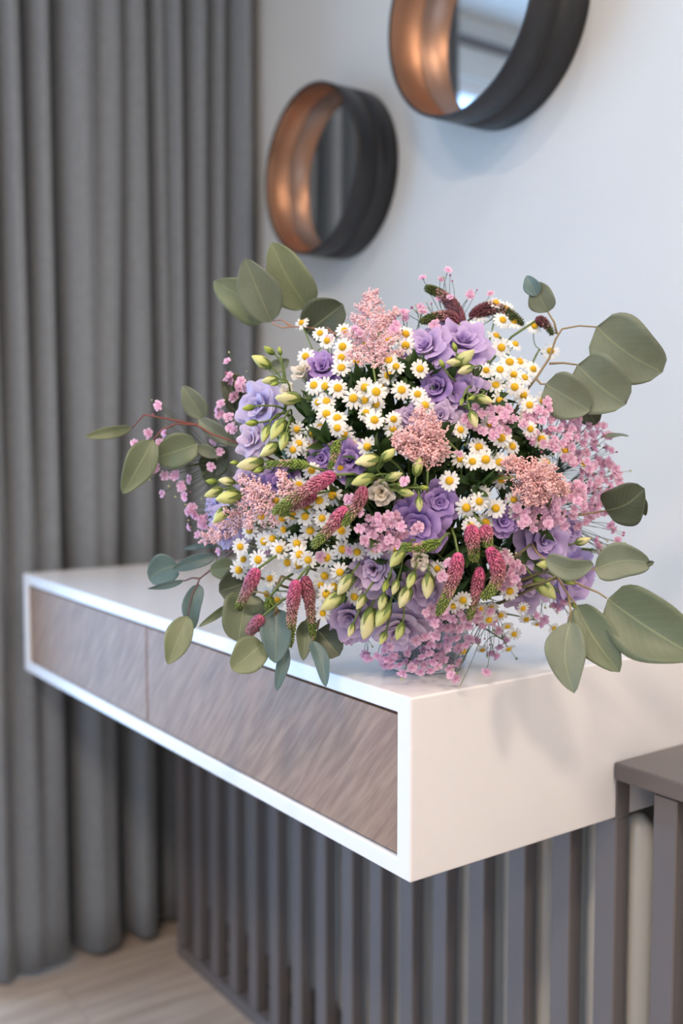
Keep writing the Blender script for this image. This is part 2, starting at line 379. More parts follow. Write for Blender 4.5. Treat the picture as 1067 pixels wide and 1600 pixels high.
# ------------------------------------------------------------------ where things stand in the bouquet
BC = at(625, 765, 1.135); BR, BV, BU = .205, .165, .205      # half widths along the view's right, depth, up
TOPZ = DZ1
def bulge(px, py, k=1.0):
    """point on the bouquet's dome under a photograph pixel, k < 1 deeper inside"""
    o = CAM - BC; d = ray(px, py); f2 = Vector((_fh.x, _fh.y, 0))
    A = Vector((d.dot(_r) / (BR * k), d.dot(f2) / (BV * k), d.z / (BU * k))); O = Vector((o.dot(_r) / (BR * k), o.dot(f2) / (BV * k), o.z / (BU * k)))
    a, b_, c = A.dot(A), A.dot(O), O.dot(O) - 1; D = b_ * b_ - a * c
    dist = (-b_ - math.sqrt(D)) / a if D > 0 else -b_ / a
    return guard(px, py, dist)
def guard(px, py, dist, m=.014):
    d = ray(px, py)
    if d.z < 0:
        h = (TOPZ + m - CAM_H) / d.z; P = CAM + d * h
        if P.y > DY0 - .02 and P.x < DX1 + .02: dist = min(dist, h)
    if d.x < 0:
        h = (DX1 + m) / d.x; P = CAM + d * h
        if P.z < TOPZ + m and P.y > DY0 - .02: dist = min(dist, h)
        h = (DY0 - m) / d.y; P = CAM + d * h
        if P.z < TOPZ + m and P.x < DX1 + .02: dist = min(dist, h)
    return CAM + d * dist
def outward(P, cam=.45):
    q = (P - BC); n = (_r * (q.dot(_r) / BR ** 2) + _fh * (q.dot(_fh) / BV ** 2) + _up * (q.z / BU ** 2)).normalized()
    return (n * (1 - cam) + (CAM - P).normalized() * cam).normalized()
def frame(P, n, roll=0.0, s=1.0):
    n = n.normalized(); x = (_up.cross(n)); x = x.normalized() if x.length > .05 else _r.copy(); y = n.cross(x)
    M = Matrix(((x.x, y.x, n.x), (x.y, y.y, n.y), (x.z, y.z, n.z))).to_4x4()
    return Matrix.Translation(P) @ M @ Matrix.Rotation(roll, 4, 'Z') @ Matrix.Scale(s, 4)
def bez(a, b_, c, n=8): return [a * (1 - t) ** 2 + b_ * 2 * t * (1 - t) + c * t * t for t in (i / n for i in range(n + 1))]
def neck(): return NECK + Vector((R.uniform(-.02, .02), R.uniform(-.02, .02), R.uniform(-.06, -.01)))
def stem_to(mb, P, n, foot, r=.0009, col=None, bend=.05, sag=.0):
    mb.tube(bez(foot, P - n * bend - Vector((0, 0, sag)), P, 7), r * 1.3, r, 5, col)
def px2m(px, P): return px / F_PX * (P - CAM).length
G = lambda *c: lin(c)

# ------------------------------------------------------------------ chamomile
def daisy_mesh(seed):
    q = random.Random(seed); b = MB(); n = q.choice((12, 13, 14)); droop = q.uniform(-.25, .55)
    for i in range(n):
        a = 2 * PI * i / n + q.uniform(-.08, .08); L = q.uniform(.90, 1.05); w = q.uniform(.17, .205); dr = droop + q.uniform(-.15, .2)
        vs = []
        for (t_, ww) in ((0, .55), (.35, .95), (.7, 1.0), (.93, .62), (1.0, .15)):
            rr = .30 + .70 * L * t_; z = -.02 - dr * (t_ ** 2) * .5 + .02 * (i % 2)
            for sd, up in ((-1, -.02), (0, .025), (1, -.02)):
                vs.append((rr * math.cos(a) - sd * w * ww * math.sin(a) * .85, rr * math.sin(a) + sd * w * ww * math.cos(a) * .85, z + up))
        b.add(vs, [(r_ * 3 + k, r_ * 3 + k + 1, r_ * 3 + k + 4, r_ * 3 + k + 3) for r_ in range(4) for k in (0, 1)])
    b.lathe([(.0001, -.14), (.2, -.10), (.34, -.02)], 8, 'Z', col=G(120, 140, 60), mi=1)
    return b.mesh('flower_head', [m_daisy, m_stem])
def disc_mesh(seed):
    q = random.Random(seed); b = MB(); h = q.uniform(.22, .36)
    cols = [G(236, 186, 30), G(246, 206, 40), G(240, 196, 32), G(214, 170, 36)]
    b.lathe([(.36, -.03), (.385, .04), (.33, .04 + h * .45), (.20, .04 + h * .85), (.0001, .04 + h)], 12, 'Z', col=G(228, 180, 30))
    for k in range(46):
        fr = math.sqrt((k + .5) / 46); a = k * 2.39996; rr = .37 * fr; z = .04 + h * (1 - fr ** 2.2)
        b.blob((rr * math.cos(a), rr * math.sin(a), z), .035, .045, (rr * math.cos(a) * 1.2, rr * math.sin(a) * 1.2, .35), cols[k % 4], 4)
    return b.mesh('flower_centre', m_disc)
DM = [daisy_mesh(i) for i in range(6)]; DC = [disc_mesh(i) for i in range(4)]
Z1 = [(455,385),(533,428),(562,460),(635,418),(627,485),(675,500),(722,478),(622,530),(685,545),(622,573),(473,525),(820,457),(890,480),(890,432),(820,540),(850,568),(817,605),(950,577),(507,645),(555,650),(607,657),(525,717),(560,712),(672,700),(720,655),(767,673),(720,708),(768,727),(873,665),(940,683),(970,730),(605,783),(605,823),(633,847),(760,790),(840,787),(838,827),(437,830),(505,848),(535,820),(445,890),(420,915),(488,908),(668,890),(730,902),(498,1000),(618,993),(445,1060),(725,760),(560,765),(700,770),(1035,920),(790,655)]
Z2 = [(17,303),(80,283),(45,400),(130,408),(65,490),(122,500),(148,542),(405,170),(440,190),(348,210),(325,262),(430,232),(473,238),(545,255),(407,290),(475,320),(603,345),(425,332),(455,385),(490,385),(370,415),(420,412),(405,467),(473,475),(418,525),(505,505),(527,540),(577,525),(540,410),(520,585),(530,627),(570,665),(385,607),(277,630),(343,693),(465,690),(203,705),(275,735),(320,745),(368,738),(418,747),(655,705),(722,752),(425,660),(587,750),(237,815),(425,810),(350,865),(345,890),(470,882),(298,912),(405,915),(470,430),(510,440),(560,400)]
Z4 = [(560,5),(505,65),(585,70),(590,115),(670,65),(680,35),(690,118),(735,72),(625,62),(725,5),(460,118),(425,180),(515,160),(548,150),(640,168),(573,190),(437,228),(493,230),(420,268),(390,262),(603,240),(643,250),(682,230),(537,300),(525,360),(567,382),(753,222),(812,190),(868,200),(803,277),(733,325),(780,333),(752,360),(693,352),(745,290),(738,432),(858,370),(935,190),(1015,185),(808,118),(650,210),(590,165),(610,100)]
Z5 = [(925,215),(915,245),(235,220),(170,230),(85,180),(190,325),(130,380),(280,385),(335,690),(720,560),(875,360),(945,345),(840,705),(920,745),(970,740),(960,795),(1045,825),(840,825),(1050,930),(930,935),(1035,510),(840,940),(1015,775),(195,765),(12,378),(112,318),(45,330),(20,300)]
Z6 = [(300,175),(315,235),(215,235),(82,215),(263,443),(280,592),(340,670),(355,720),(70,635),(195,665),(150,670),(187,720),(240,705),(270,750),(300,787),(270,855),(165,855),(480,760),(405,742),(555,155),(145,880),(25,660),(120,690)]
DA = []
for zz, sx, ox, oy in ((Z1, 2.667, 300, 360), (Z2, 2.32, 600, 400), (Z4, 2.425, 200, 780), (Z5, 2.964, 440, 700), (Z6, 2.907, 700, 720)):
    for X, Y in zz:
        q = (ox + X / sx, oy + Y / sx)
        if all((q[0] - e[0]) ** 2 + (q[1] - e[1]) ** 2 > 110 for e in DA): DA.append(q)
SPR = [((470, 510), 'chamomile sprig reaching out beside the round eucalyptus leaf at the upper left of the bouquet'),
 ((515, 530), 'cluster of small white daisies left of the tall pink astilbe plume'),
 ((545, 560), 'white chamomile daisies just under the foot of the tall pink astilbe plume'),
 ((612, 545), 'white chamomile daisies right of the tall pink astilbe plume, beside the paired lilac blooms'),
 ((650, 580), 'chamomile sprig between the astilbe plume and the stacked lilac blooms'),
 ((505, 610), 'chamomile sprig right of the two cream buds at the upper left'),
 ((570, 620), 'dense bunch of chamomile daisies in the upper middle of the bouquet'),
 ((660, 640), 'chamomile daisies just above the salmon astilbe in the middle'),
 ((525, 665), 'chamomile daisies in the middle left, above the two purple blooms'),
 ((610, 660), 'pair of chamomile daisies left of the salmon astilbe in the middle'),
 ((465, 690), 'chamomile daisies right of the hanging green buds at the left'),
 ((560, 700), 'chamomile daisies over the purple bloom left of the salmon astilbe'),
 ((775, 490), 'chamomile sprig at the top of the bouquet beside the dark curled veronica'),
 ((790, 545), 'chamomile daisies right of the pale green buds on the upper lilac bloom'),
 ((862, 548), 'chamomile sprig standing out alone by the upper right eucalyptus twig'),
 ((790, 600), 'chamomile daisies right of the stacked lilac blooms'),
 ((835, 630), 'chamomile sprig at the upper right above the pink florets'),
 ((835, 680), 'chamomile daisies scattered among the pink florets at the right'),
 ((740, 710), 'row of chamomile daisies above the dark gap right of the salmon astilbe'),
 ((790, 755), 'chamomile daisies in front of the right salmon astilbe'),
 ((700, 750), 'single chamomile daisy above the deep purple rose shaped bloom'),
 ((740, 790), 'chamomile daisies right of the deep purple rose shaped bloom'),
 ((430, 800), 'chamomile daisies under the left pink astilbe plume'),
 ((480, 790), 'chamomile daisies beside the long magenta veronica spike at the left'),
 ((395, 850), 'densest white chamomile bunch at the lower left edge'),
 ((450, 860), 'chamomile daisies in the lower left, above the hanging veronica spikes'),
 ((425, 920), 'three chamomile daisies hanging between the lower left veronica spikes'),
 ((500, 830), 'chamomile daisies under the crossed magenta veronica spikes'),
 ((505, 910), 'chamomile daisies beside the lower left lilac bloom and its buds'),
 ((545, 870), 'chamomile pair at the centre above the lower lilac blooms'),
 ((590, 850), 'chamomile daisies left of the white bud in the lower middle'),
 ((552, 933), 'single chamomile daisy resting on the lower left lilac bloom'),
 ((685, 890), 'single chamomile daisy left of the lower right veronica spikes'),
 ((745, 825), 'chamomile daisies seen edge on above the lower right veronica spikes'),
 ((795, 900), 'chamomile daisies beside the lilac bloom at the lower right'),
 ((730, 955), 'chamomile daisies at the foot of the lower right veronica spikes'),
 ((770, 960), 'chamomile sprig drooping over the table right of the vase'),
 ((800, 995), 'yellow chamomile heads trailing lowest, right of the vase'),
 ((835, 965), 'chamomile sprig hanging below the right lilac blooms')]
grp = {}
for q in DA:
    i = min(range(len(SPR)), key=lambda k: (SPR[k][0][0] - q[0]) ** 2 + (SPR[k][0][1] - q[1]) ** 2); grp.setdefault(i, []).append(q)
for i, qs in sorted(grp.items()):
    foot = neck(); t = thing('chamomile_sprig', SPR[i][1], 'chamomile', foot, 'chamomile sprigs in the bouquet')
    cx = sum(q[0] for q in qs) / len(qs); cy = sum(q[1] for q in qs) / len(qs)
    node = bulge(cx, cy, .72); sb = MB(); sb.tube(bez(foot, (foot + node) / 2 + Vector((0, 0, .01)), node, 6), .0012, .0009, 5)
    for q in qs:
        lo = 1.0 if q[1] < 960 else .97
        P = bulge(q[0], q[1], R.uniform(.96, 1.07) * lo); n = outward(P, R.uniform(.35, .7))
        n = (n + Vector((R.uniform(-.28, .28), R.uniform(-.28, .28), R.uniform(-.15, .35)))).normalized()
        if q[1] > 945 and q[0] > 740: n = (n + Vector((0, 0, -.5))).normalized(); 
        s = R.uniform(.0088, .0112) * (.82 if q[1] > 945 else 1)
        hd = put(R.choice(DM), 'flower_head', t, frame(P, n, R.uniform(0, 6), s)); put(R.choice(DC), 'flower_centre', hd, frame(P, n, R.uniform(0, 6), s))
        m_ = node + (P - node) * .5; sb.tube(bez(node, m_ - n * .02, P - n * .001, 5), .0006, .00045, 4)
        if R.random() < .3:
            e = P + Vector((R.uniform(-.014, .014), R.uniform(-.014, .014), R.uniform(-.016, .012))) - n * .006
            sb.tube([m_, (m_ + e) / 2, e], .0004, .0003, 4); sb.blob(e, .0017, .0015, n, None, 5)
    sb.build('stem', m_stem, t, base=foot)

# ------------------------------------------------------------------ lisianthus
def petal_mesh(kind, seed, ca, cb, cc):
    """a cupped petal about the flower's axis z; kind 0 heart, 1 inner, 2 middle, 3 outer"""
    q = random.Random(seed); b = MB()
    H, R0, R1, wd, curl = [(.92, .03, .20, 1.45, .0), (.90, .05, .40, 1.30, .06), (.78, .06, .72, 1.10, .14), (.52, .06, 1.0, .92, .22)][kind]
    H *= q.uniform(.92, 1.05); p1, p2, tw = q.uniform(0, 6), q.uniform(0, 6), q.uniform(.12, .3) * q.choice((1, 1, -1))
    fr = [.04, .07, .12, .15][kind]
    def fn(u, v):
        s = (u - .5) * 2; top = 1 - .10 * s ** 4 - .06 * s * s - .03 * math.cos(5 * s + p1)
        vv = v * top; rr = R0 + (R1 - R0) * (vv ** (1.9 if kind < 2 else 1.15)) + curl * max(0, vv - .72) * 1.6
        rr *= 1 + tw * s * (1.0 if kind < 2 else .5)
        z = H * math.sin(min(vv, 1.1) * 1.45) * (1.0 if kind < 3 else .95) - curl * max(0, vv - .75) * 1.5
        ang = s * wd * (math.sin(min(1, .18 + vv * 1.15) * PI * .5) ** .9) * (1 if kind else 1.3)
        wob = fr * v ** 2.5 * (math.sin(4.2 * s + p1) * .6 + math.sin(8.5 * s + p2) * .4)
        rr += wob * .9; z += wob * .55 + fr * .5 * v ** 3 * math.sin(6.5 * s + p2)
        return (rr * math.cos(ang), rr * math.sin(ang), z)
    def cf_(u, v):
        e = v ** 1.1; s = abs(u - .5) * 2; k = .5 * max(0, math.sin(u * 40)) * .12
        c = [ca[i] + (cb[i] - ca[i]) * min(1, e * 1.8) if e < .55 else cb[i] + (cc[i] - cb[i]) * min(1, (e - .55) / .45) for i in range(3)]
        return tuple(x * (1 - k * (1 - e)) for x in c)
    b.grid(fn, 14, 10, cf_); return b.mesh('petal', m_petal)
PAL = {'lilac': (G(220, 214, 204), G(184, 156, 214), G(212, 190, 232)), 'mauve': (G(208, 198, 200), G(184, 160, 202), G(216, 196, 226)),
       'purple': (G(164, 140, 186), G(150, 118, 194), G(192, 162, 220)), 'blue': (G(224, 220, 220), G(192, 178, 224), G(218, 208, 238)),
       'cream': (G(214, 220, 176), G(238, 230, 212), G(244, 234, 220)), 'pale': (G(220, 212, 204), G(208, 186, 220), G(226, 210, 232))}
PM = {}
def petals(kind, pal):
    k = (kind, pal)
    if k not in PM: PM[k] = [petal_mesh(kind, s * 13 + kind, *PAL[pal]) for s in range(4)]
    return R.choice(PM[k])
cal = MB()
for i in range(5):
    a = 2 * PI * i / 5; vs = []
    for v_, w_, rr, z in ((0, .07, .05, -.08), (.4, .07, .17, .10), (.8, .035, .22, .34), (1, .004, .25, .52)):
        for sd in (-1, 0, 1): vs.append((rr * math.cos(a) - sd * w_ * math.sin(a), rr * math.sin(a) + sd * w_ * math.cos(a), z))
    cal.add(vs, [(r_ * 3 + k, r_ * 3 + k + 1, r_ * 3 + k + 4, r_ * 3 + k + 3) for r_ in range(3) for k in (0, 1)])
CALYX = cal.mesh('calyx', m_stem)
LF = MB()
def _lf(u, v):
    s = (u - .5) * 2; w_ = .17 * math.sin(PI * min(1, v * .97 + .03) ** .8); return (s * w_, v, .10 * abs(s) * w_ * 4 - .22 * v * v + .02 * math.sin(v * 9))
LF.grid(_lf, 4, 8); GLEAF = LF.mesh('leaf', m_leafd)
def bloom(px, py, rpx, pal, label, tilt=(0, 0), openn=1.0, k=1.0, cam=.6):
    """an open bloom centred under px, py; tilt leans its face right / up in the photograph"""
    P = bulge(px, py, k); n = (outward(P, cam) + _r * tilt[0] + _up * tilt[1]).normalized(); s = px2m(rpx, P) * 1.16
    foot = neck(); t = thing('lisianthus_bloom', label, 'lisianthus', foot, 'lisianthus blooms in the bouquet')
    B = P - n * s * .62; sc = s * 1.02
    rings = [(0, 3), (1, 4), (2, 5), (3, 5)] if openn >= 1 else [(0, 3), (1, 5), (2, 4)]
    a0 = R.uniform(0, 6)
    for kind, cnt in rings:
        for i in range(cnt):
            a = a0 + 2 * PI * i / cnt + kind * .7 + R.uniform(-.15, .15); M = frame(B, n, a, sc * (1 if openn >= 1 else 1.25))
            M = M @ Matrix.Rotation(R.uniform(-.10, .10), 4, 'Y') @ Matrix.Diagonal((openn, openn, R.uniform(.92, 1.08), 1))
            put(petals(kind, pal), 'petal', t, M)
    put(CALYX, 'calyx', t, frame(B - n * s * .1, n, 0, sc * 1.1))
    sb = MB(); stem_to(sb, B, n, foot, .0016, bend=.06); sb.build('stem', m_stem, t)
BL = [(404,636,36,'blue','pale lilac lisianthus bloom at the upper left edge under the cream buds',(-.35,0)), (503,574,27,'purple','small purple lisianthus bloom among daisies left of the tall astilbe',(0,.4)),
 (664,541,34,'lilac','lilac lisianthus bloom at the top, left one of the touching pair',(-.4,.5)), (722,534,40,'lilac','large lilac lisianthus bloom at the top right of the pair, behind green buds',(.1,.55)),
 (683,606,32,'purple','purple lisianthus bloom tucked left under the paired top blooms',(-.5,0)), (722,607,33,'lilac','wide lilac lisianthus bloom directly below the pale green buds',(.1,.1)),
 (688,650,26,'mauve','mauve lisianthus bloom half hidden above the salmon astilbe',(0,.2)), (686,785,26,'purple','deep purple rose shaped lisianthus bloom facing out in the dark centre',(.05,0)),
 (652,822,40,'purple','purple lisianthus bloom with a pink floret lying on it',(-.1,-.1)), (584,889,36,'mauve','mauve lisianthus bloom above the hanging buds in the lower middle',(-.1,.1)),
 (663,917,33,'mauve','mauve lisianthus bloom behind the hanging buds, right of the centre bottom',(.1,0)), (548,963,38,'mauve','pale mauve lisianthus bloom at the lower left of the hanging buds',(-.2,-.2)),
 (624,985,39,'pale','pale lilac lisianthus bloom hanging lowest just above the vase',(0,-.5)), (848,846,36,'lilac','lilac lisianthus bloom at the right, above the arching eucalyptus leaf',(.1,.2)),
 (888,831,24,'lilac','small lilac lisianthus bloom at the right edge beside the pink florets',(.3,.2)), (896,903,38,'lilac','lilac lisianthus bloom at the right edge under the arching eucalyptus leaf',(.3,-.1)),
 (826,916,34,'mauve','mauve lisianthus bloom left of the fat cream bud at the lower right',(0,-.1)), (392,687,24,'pale','small pale lisianthus bloom left of the hanging green buds',(-.3,.1)),
 (392,752,28,'mauve','mauve lisianthus bloom at the left behind the small astilbe plume',(-.2,.1)), (438,752,24,'purple','dark purple lisianthus bloom at the left beside the long veronica spike',(0,.1)),
 (354,826,30,'blue','pale blue lilac lisianthus bloom under the left astilbe plume',(-.3,-.2)), (337,793,22,'blue','pale lilac lisianthus bloom at the far left behind the green buds',(-.5,.1)),
 (547,718,30,'purple','purple lisianthus bloom in the centre left among chamomile',(0,.2)), (502,716,18,'purple','small deep purple lisianthus bloom just left of the centre purple bloom',(0,.1)),
 (786,814,20,'purple','small shaded purple lisianthus bloom right of the dark gap',(0,.2)), (640,650,18,'mauve','small mauve lisianthus bloom peeping above the middle salmon astilbe',(0,.2)), (610,905,20,'mauve','small mauve lisianthus bloom squeezed between the lower mauve pair',(0,0))]
for px, py, rp, pal, lab, tl in BL: bloom(px, py, rp, pal, lab, tl, k=.97)
for px, py, rp, lab, tl in ((474,584,25,'cream lisianthus flower just opening at the upper left, right of the green buds',(-.35,.6)), (452,616,24,'blush cream lisianthus flower just opening above the pale lilac bloom',(-.5,.4)),
    (596,768,28,'white lisianthus flower just opening in the centre under the green buds',(-.1,-.1)), (656,874,20,'round white lisianthus bud flower beside the lower green veronica tip',(0,-.1)), (935,862,15,'cream lisianthus flower just opening at the far right beside the eucalyptus leaf',(.7,-.1))):
    bloom(px, py, rp, 'cream', lab, tl, openn=.62, k=1.0, cam=.4)

def bud_mesh(seed, ca, cb):
    q = random.Random(seed); b = MB(); n = 12; tw = q.uniform(1.5, 3)
    prof = [(0, .05), (.08, .15), (.25, .25), (.45, .275), (.65, .23), (.82, .15), (.94, .07), (1, .015)]
    vs = []; cs = []
    for h, r_ in prof:
        for j in range(n):
            a = 2 * PI * j / n + tw * h; rr = r_ * (1 + .11 * math.sin(3 * (a - tw * h * .4)) * (.3 + h)); vs.append((rr * math.cos(a), rr * math.sin(a), h)); k = min(1, h * 1.5)
            cs.append(tuple(ca[i] + (cb[i] - ca[i]) * k for i in range(3)))
    fs = [(i * n + j, i * n + (j + 1) % n, (i + 1) * n + (j + 1) % n, (i + 1) * n + j) for i in range(len(prof) - 1) for j in range(n)] + [tuple(range(n))[::-1], tuple((len(prof) - 1) * n + j for j in range(n))]
    b.add(vs, fs, cs); return b.mesh('bud', m_budm)
BUDM = [bud_mesh(1, G(150, 170, 70), G(214, 218, 140)), bud_mesh(2, G(160, 176, 84), G(224, 224, 158)), bud_mesh(3, G(190, 196, 110), G(232, 226, 172)), bud_mesh(4, G(128, 152, 52), G(176, 190, 84))]
BS = [('pale green lisianthus buds standing up at the upper left edge of the bouquet', (445,640), [(408,565,34,150),(420,547,20,145),(437,548,13,100),(421,594,26,190),(429,600,14,200),(388,637,20,190),(393,661,20,185)]),
 ('fat cream lisianthus bud lying over the blush flower at the upper left', (475,640), [(449,622,40,180)]),
 ('bunch of hanging yellow green lisianthus buds left of the chamomile', (455,650), [(433,671,38,240),(415,678,28,250),(443,690,30,255),(420,703,34,215)]),
 ('green lisianthus buds left of the dark purple bloom, pointing at the curtain', (440,740), [(390,725,42,190),(404,735,18,200),(366,723,14,180)]),
 ('pale lisianthus buds at the far left edge above the astilbe tail', (385,790), [(354,752,26,170),(330,752,18,175),(357,777,42,190),(333,770,30,200),(345,805,34,225)]),
 ('green lisianthus buds in the centre left of the round bud', (640,765), [(573,720,40,190),(607,710,30,40),(566,750,38,200),(616,744,28,20),(627,757,16,0),(635,770,26,-10),(655,788,24,-90),(662,762,16,0)]),
 ('single round green lisianthus bud below the salmon astilbe', (660,770), [(653,728,32,80)]),
 ('green bud leaning over the pair of purple blooms at the top', (735,600), [(725,560,40,40),(709,566,26,180),(727,578,28,200),(690,568,15,120),(710,542,15,110)]),
 ('small lisianthus buds below the wide lilac bloom', (740,610), [(757,624,28,-20),(740,656,28,-70),(721,628,13,250),(737,622,13,200)]),
 ('long cream and green buds hanging at the lower left of the mauve blooms', (560,880), [(538,914,38,235),(519,940,44,215)]),
 ('green lisianthus buds hanging in the lower centre, left part of the cascade', (625,870), [(602,916,20,250),(617,918,24,250),(597,941,28,255),(563,941,26,240),(548,985,22,250)]),
 ('plump green lisianthus bud left of the round white flower', (650,850), [(620,872,36,230)]),
 ('long yellow green lisianthus buds hanging in the right part of the cascade', (655,865), [(642,907,28,250),(632,933,38,245),(668,916,40,265)]),
 ('long cream lisianthus buds hanging over the lowest pale bloom', (610,905), [(574,975,50,255),(598,961,42,240),(624,987,28,250),(598,997,22,245)]),
 ('yellow green lisianthus buds between the lilac blooms at the lower right', (820,870), [(850,882,26,180),(852,920,44,-45),(882,889,20,0),(889,909,20,-20),(898,947,14,-40)]),
 ('pale bud at the far right tip beside the eucalyptus leaf', (880,840), [(911,845,24,20)])]
bcal = MB()
for i in range(5):
    a = 2 * PI * i / 5; vs = []
    for w_, rr, z in ((.10, .07, -.03), (.10, .24, .16), (.05, .29, .38), (.005, .30, .58)):
        for sd in (-1, 0, 1): vs.append((rr * math.cos(a) - sd * w_ * math.sin(a), rr * math.sin(a) + sd * w_ * math.cos(a), z))
    bcal.add(vs, [(r_ * 3 + k, r_ * 3 + k + 1, r_ * 3 + k + 4, r_ * 3 + k + 3) for r_ in range(3) for k in (0, 1)])
BCAL = bcal.mesh('calyx', m_stem)
for lab, nd, bs in BS:
    foot = neck(); t = thing('lisianthus_bud_sprig', lab, 'flower buds', foot, 'lisianthus bud sprigs'); sb = MB()
    node = bulge(nd[0], nd[1], .93); sb.tube(bez(foot, (foot + node) / 2, node, 5), .0018, .0014, 5)
    for px, py, L, ang in bs:
        P = bulge(px, py, 1.10); a = math.radians(ang); d = (_r * math.cos(a) + _up * math.sin(a) - _fh * .25).normalized(); s = px2m(L, P)
        base = P - d * s * .5
        M = frame(base, d, R.uniform(0, 6), s); M = M @ Matrix.Diagonal((.98, .98, 1, 1)); me = BUDM[3] if L < 22 else R.choice(BUDM[:3])
        bo = put(me, 'bud', t, M); put(BCAL, 'calyx', bo, M)
        mid = (base - d * .022 + node) / 2 + (base - d * .02 - node) * .2; pts = bez(node, base - d * .02, base, 6)
        sb.tube(pts, .0011, .001, 5)
    sb.build('stem', m_stem, t)

# ------------------------------------------------------------------ veronica spikes
def spike(pts, rpx, lab, cols, k=1.12, stemlead=True):
    P = [bulge(x, y, k) if not isinstance(k, (list, tuple)) else bulge(x, y, k[i]) for i, (x, y) in enumerate(pts)]
    if len(P) == 2: P = [P[0], (P[0] + P[1]) / 2 + _up * .002, P[1]]
    C = bez(P[0], P[1] * 2 - (P[0] + P[2]) / 2, P[2], 16); r0 = px2m(rpx * .9, P[0]); foot = neck()
    t = thing('veronica_spike', lab, 'veronica', foot, 'veronica spikes in the bouquet')
    rad = [r0 * (.72 + .28 * math.sin(min(1, i / 16 * 2.2) * PI / 2)) * (1 - .42 * (i / 16) ** 2.2) for i in range(17)]; rad[-1] = r0 * .3; rad[0] = r0 * .42; rad[1] = r0 * .68
    ca, cb, cc = cols; b = MB(); cl = []
    def colat(h):
        return tuple(ca[i] + (cb[i] - ca[i]) * min(1, h / .5) if h < .5 else cb[i] + (cc[i] - cb[i]) * min(1, (h - .5) / .25) for i in range(3))
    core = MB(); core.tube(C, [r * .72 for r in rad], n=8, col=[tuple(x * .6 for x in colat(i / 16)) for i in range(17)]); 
    L = sum((C[i + 1] - C[i]).length for i in range(16)); dz = .0020; q = 0.0; row = 0
    while q < 1:
        i = min(15, int(q * 16)); f = q * 16 - i; c = C[i].lerp(C[i + 1], f); T = (C[i + 1] - C[i]).normalized(); rr = rad[i] + (rad[i + 1] - rad[i]) * f
        a_ = T.orthogonal().normalized(); b_ = T.cross(a_); n = max(5, int(2 * PI * rr / .0026))
        for j in range(n):
            an = 2 * PI * (j + .5 * (row % 2)) / n + R.uniform(-.15, .15); o = a_ * math.cos(an) + b_ * math.sin(an); hq = q + R.uniform(-.06, .06); base = colat(hq)
            big = 1.25 if hq < .45 else .95; cc_ = base
            if .38 < hq < .72 and R.random() < .5: cc_ = tuple(x * .4 + y * .6 for x, y in zip(base, G(226, 170, 170)))
            fq = R.uniform(.55, 1.3); cc_ = tuple(x * fq for x in cc_)
            b.blob(c + o * rr * .92, .0011 * big, .0023 * big * (1.15 if hq < .4 else .8), (o + T * .55), cc_, 4)
        q += dz / L; row += 1
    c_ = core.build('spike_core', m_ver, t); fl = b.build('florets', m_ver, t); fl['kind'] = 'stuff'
    sb = MB(); d0 = (P[1] - P[0]).normalized(); sb.tube(bez(foot, P[0] - d0 * .05 + (BC - P[0]) * .35, P[0], 7), .0015, .0013, 5); sb.build('stem', m_stem, t)
MG = (G(212, 100, 144), G(190, 128, 132), G(140, 156, 80)); DKM = (G(178, 92, 120), G(168, 122, 118), G(130, 148, 72)); GR = (G(120, 140, 60), G(128, 148, 66), G(118, 142, 60)); DT = (G(120, 62, 76), G(110, 74, 70), G(84, 96, 44))
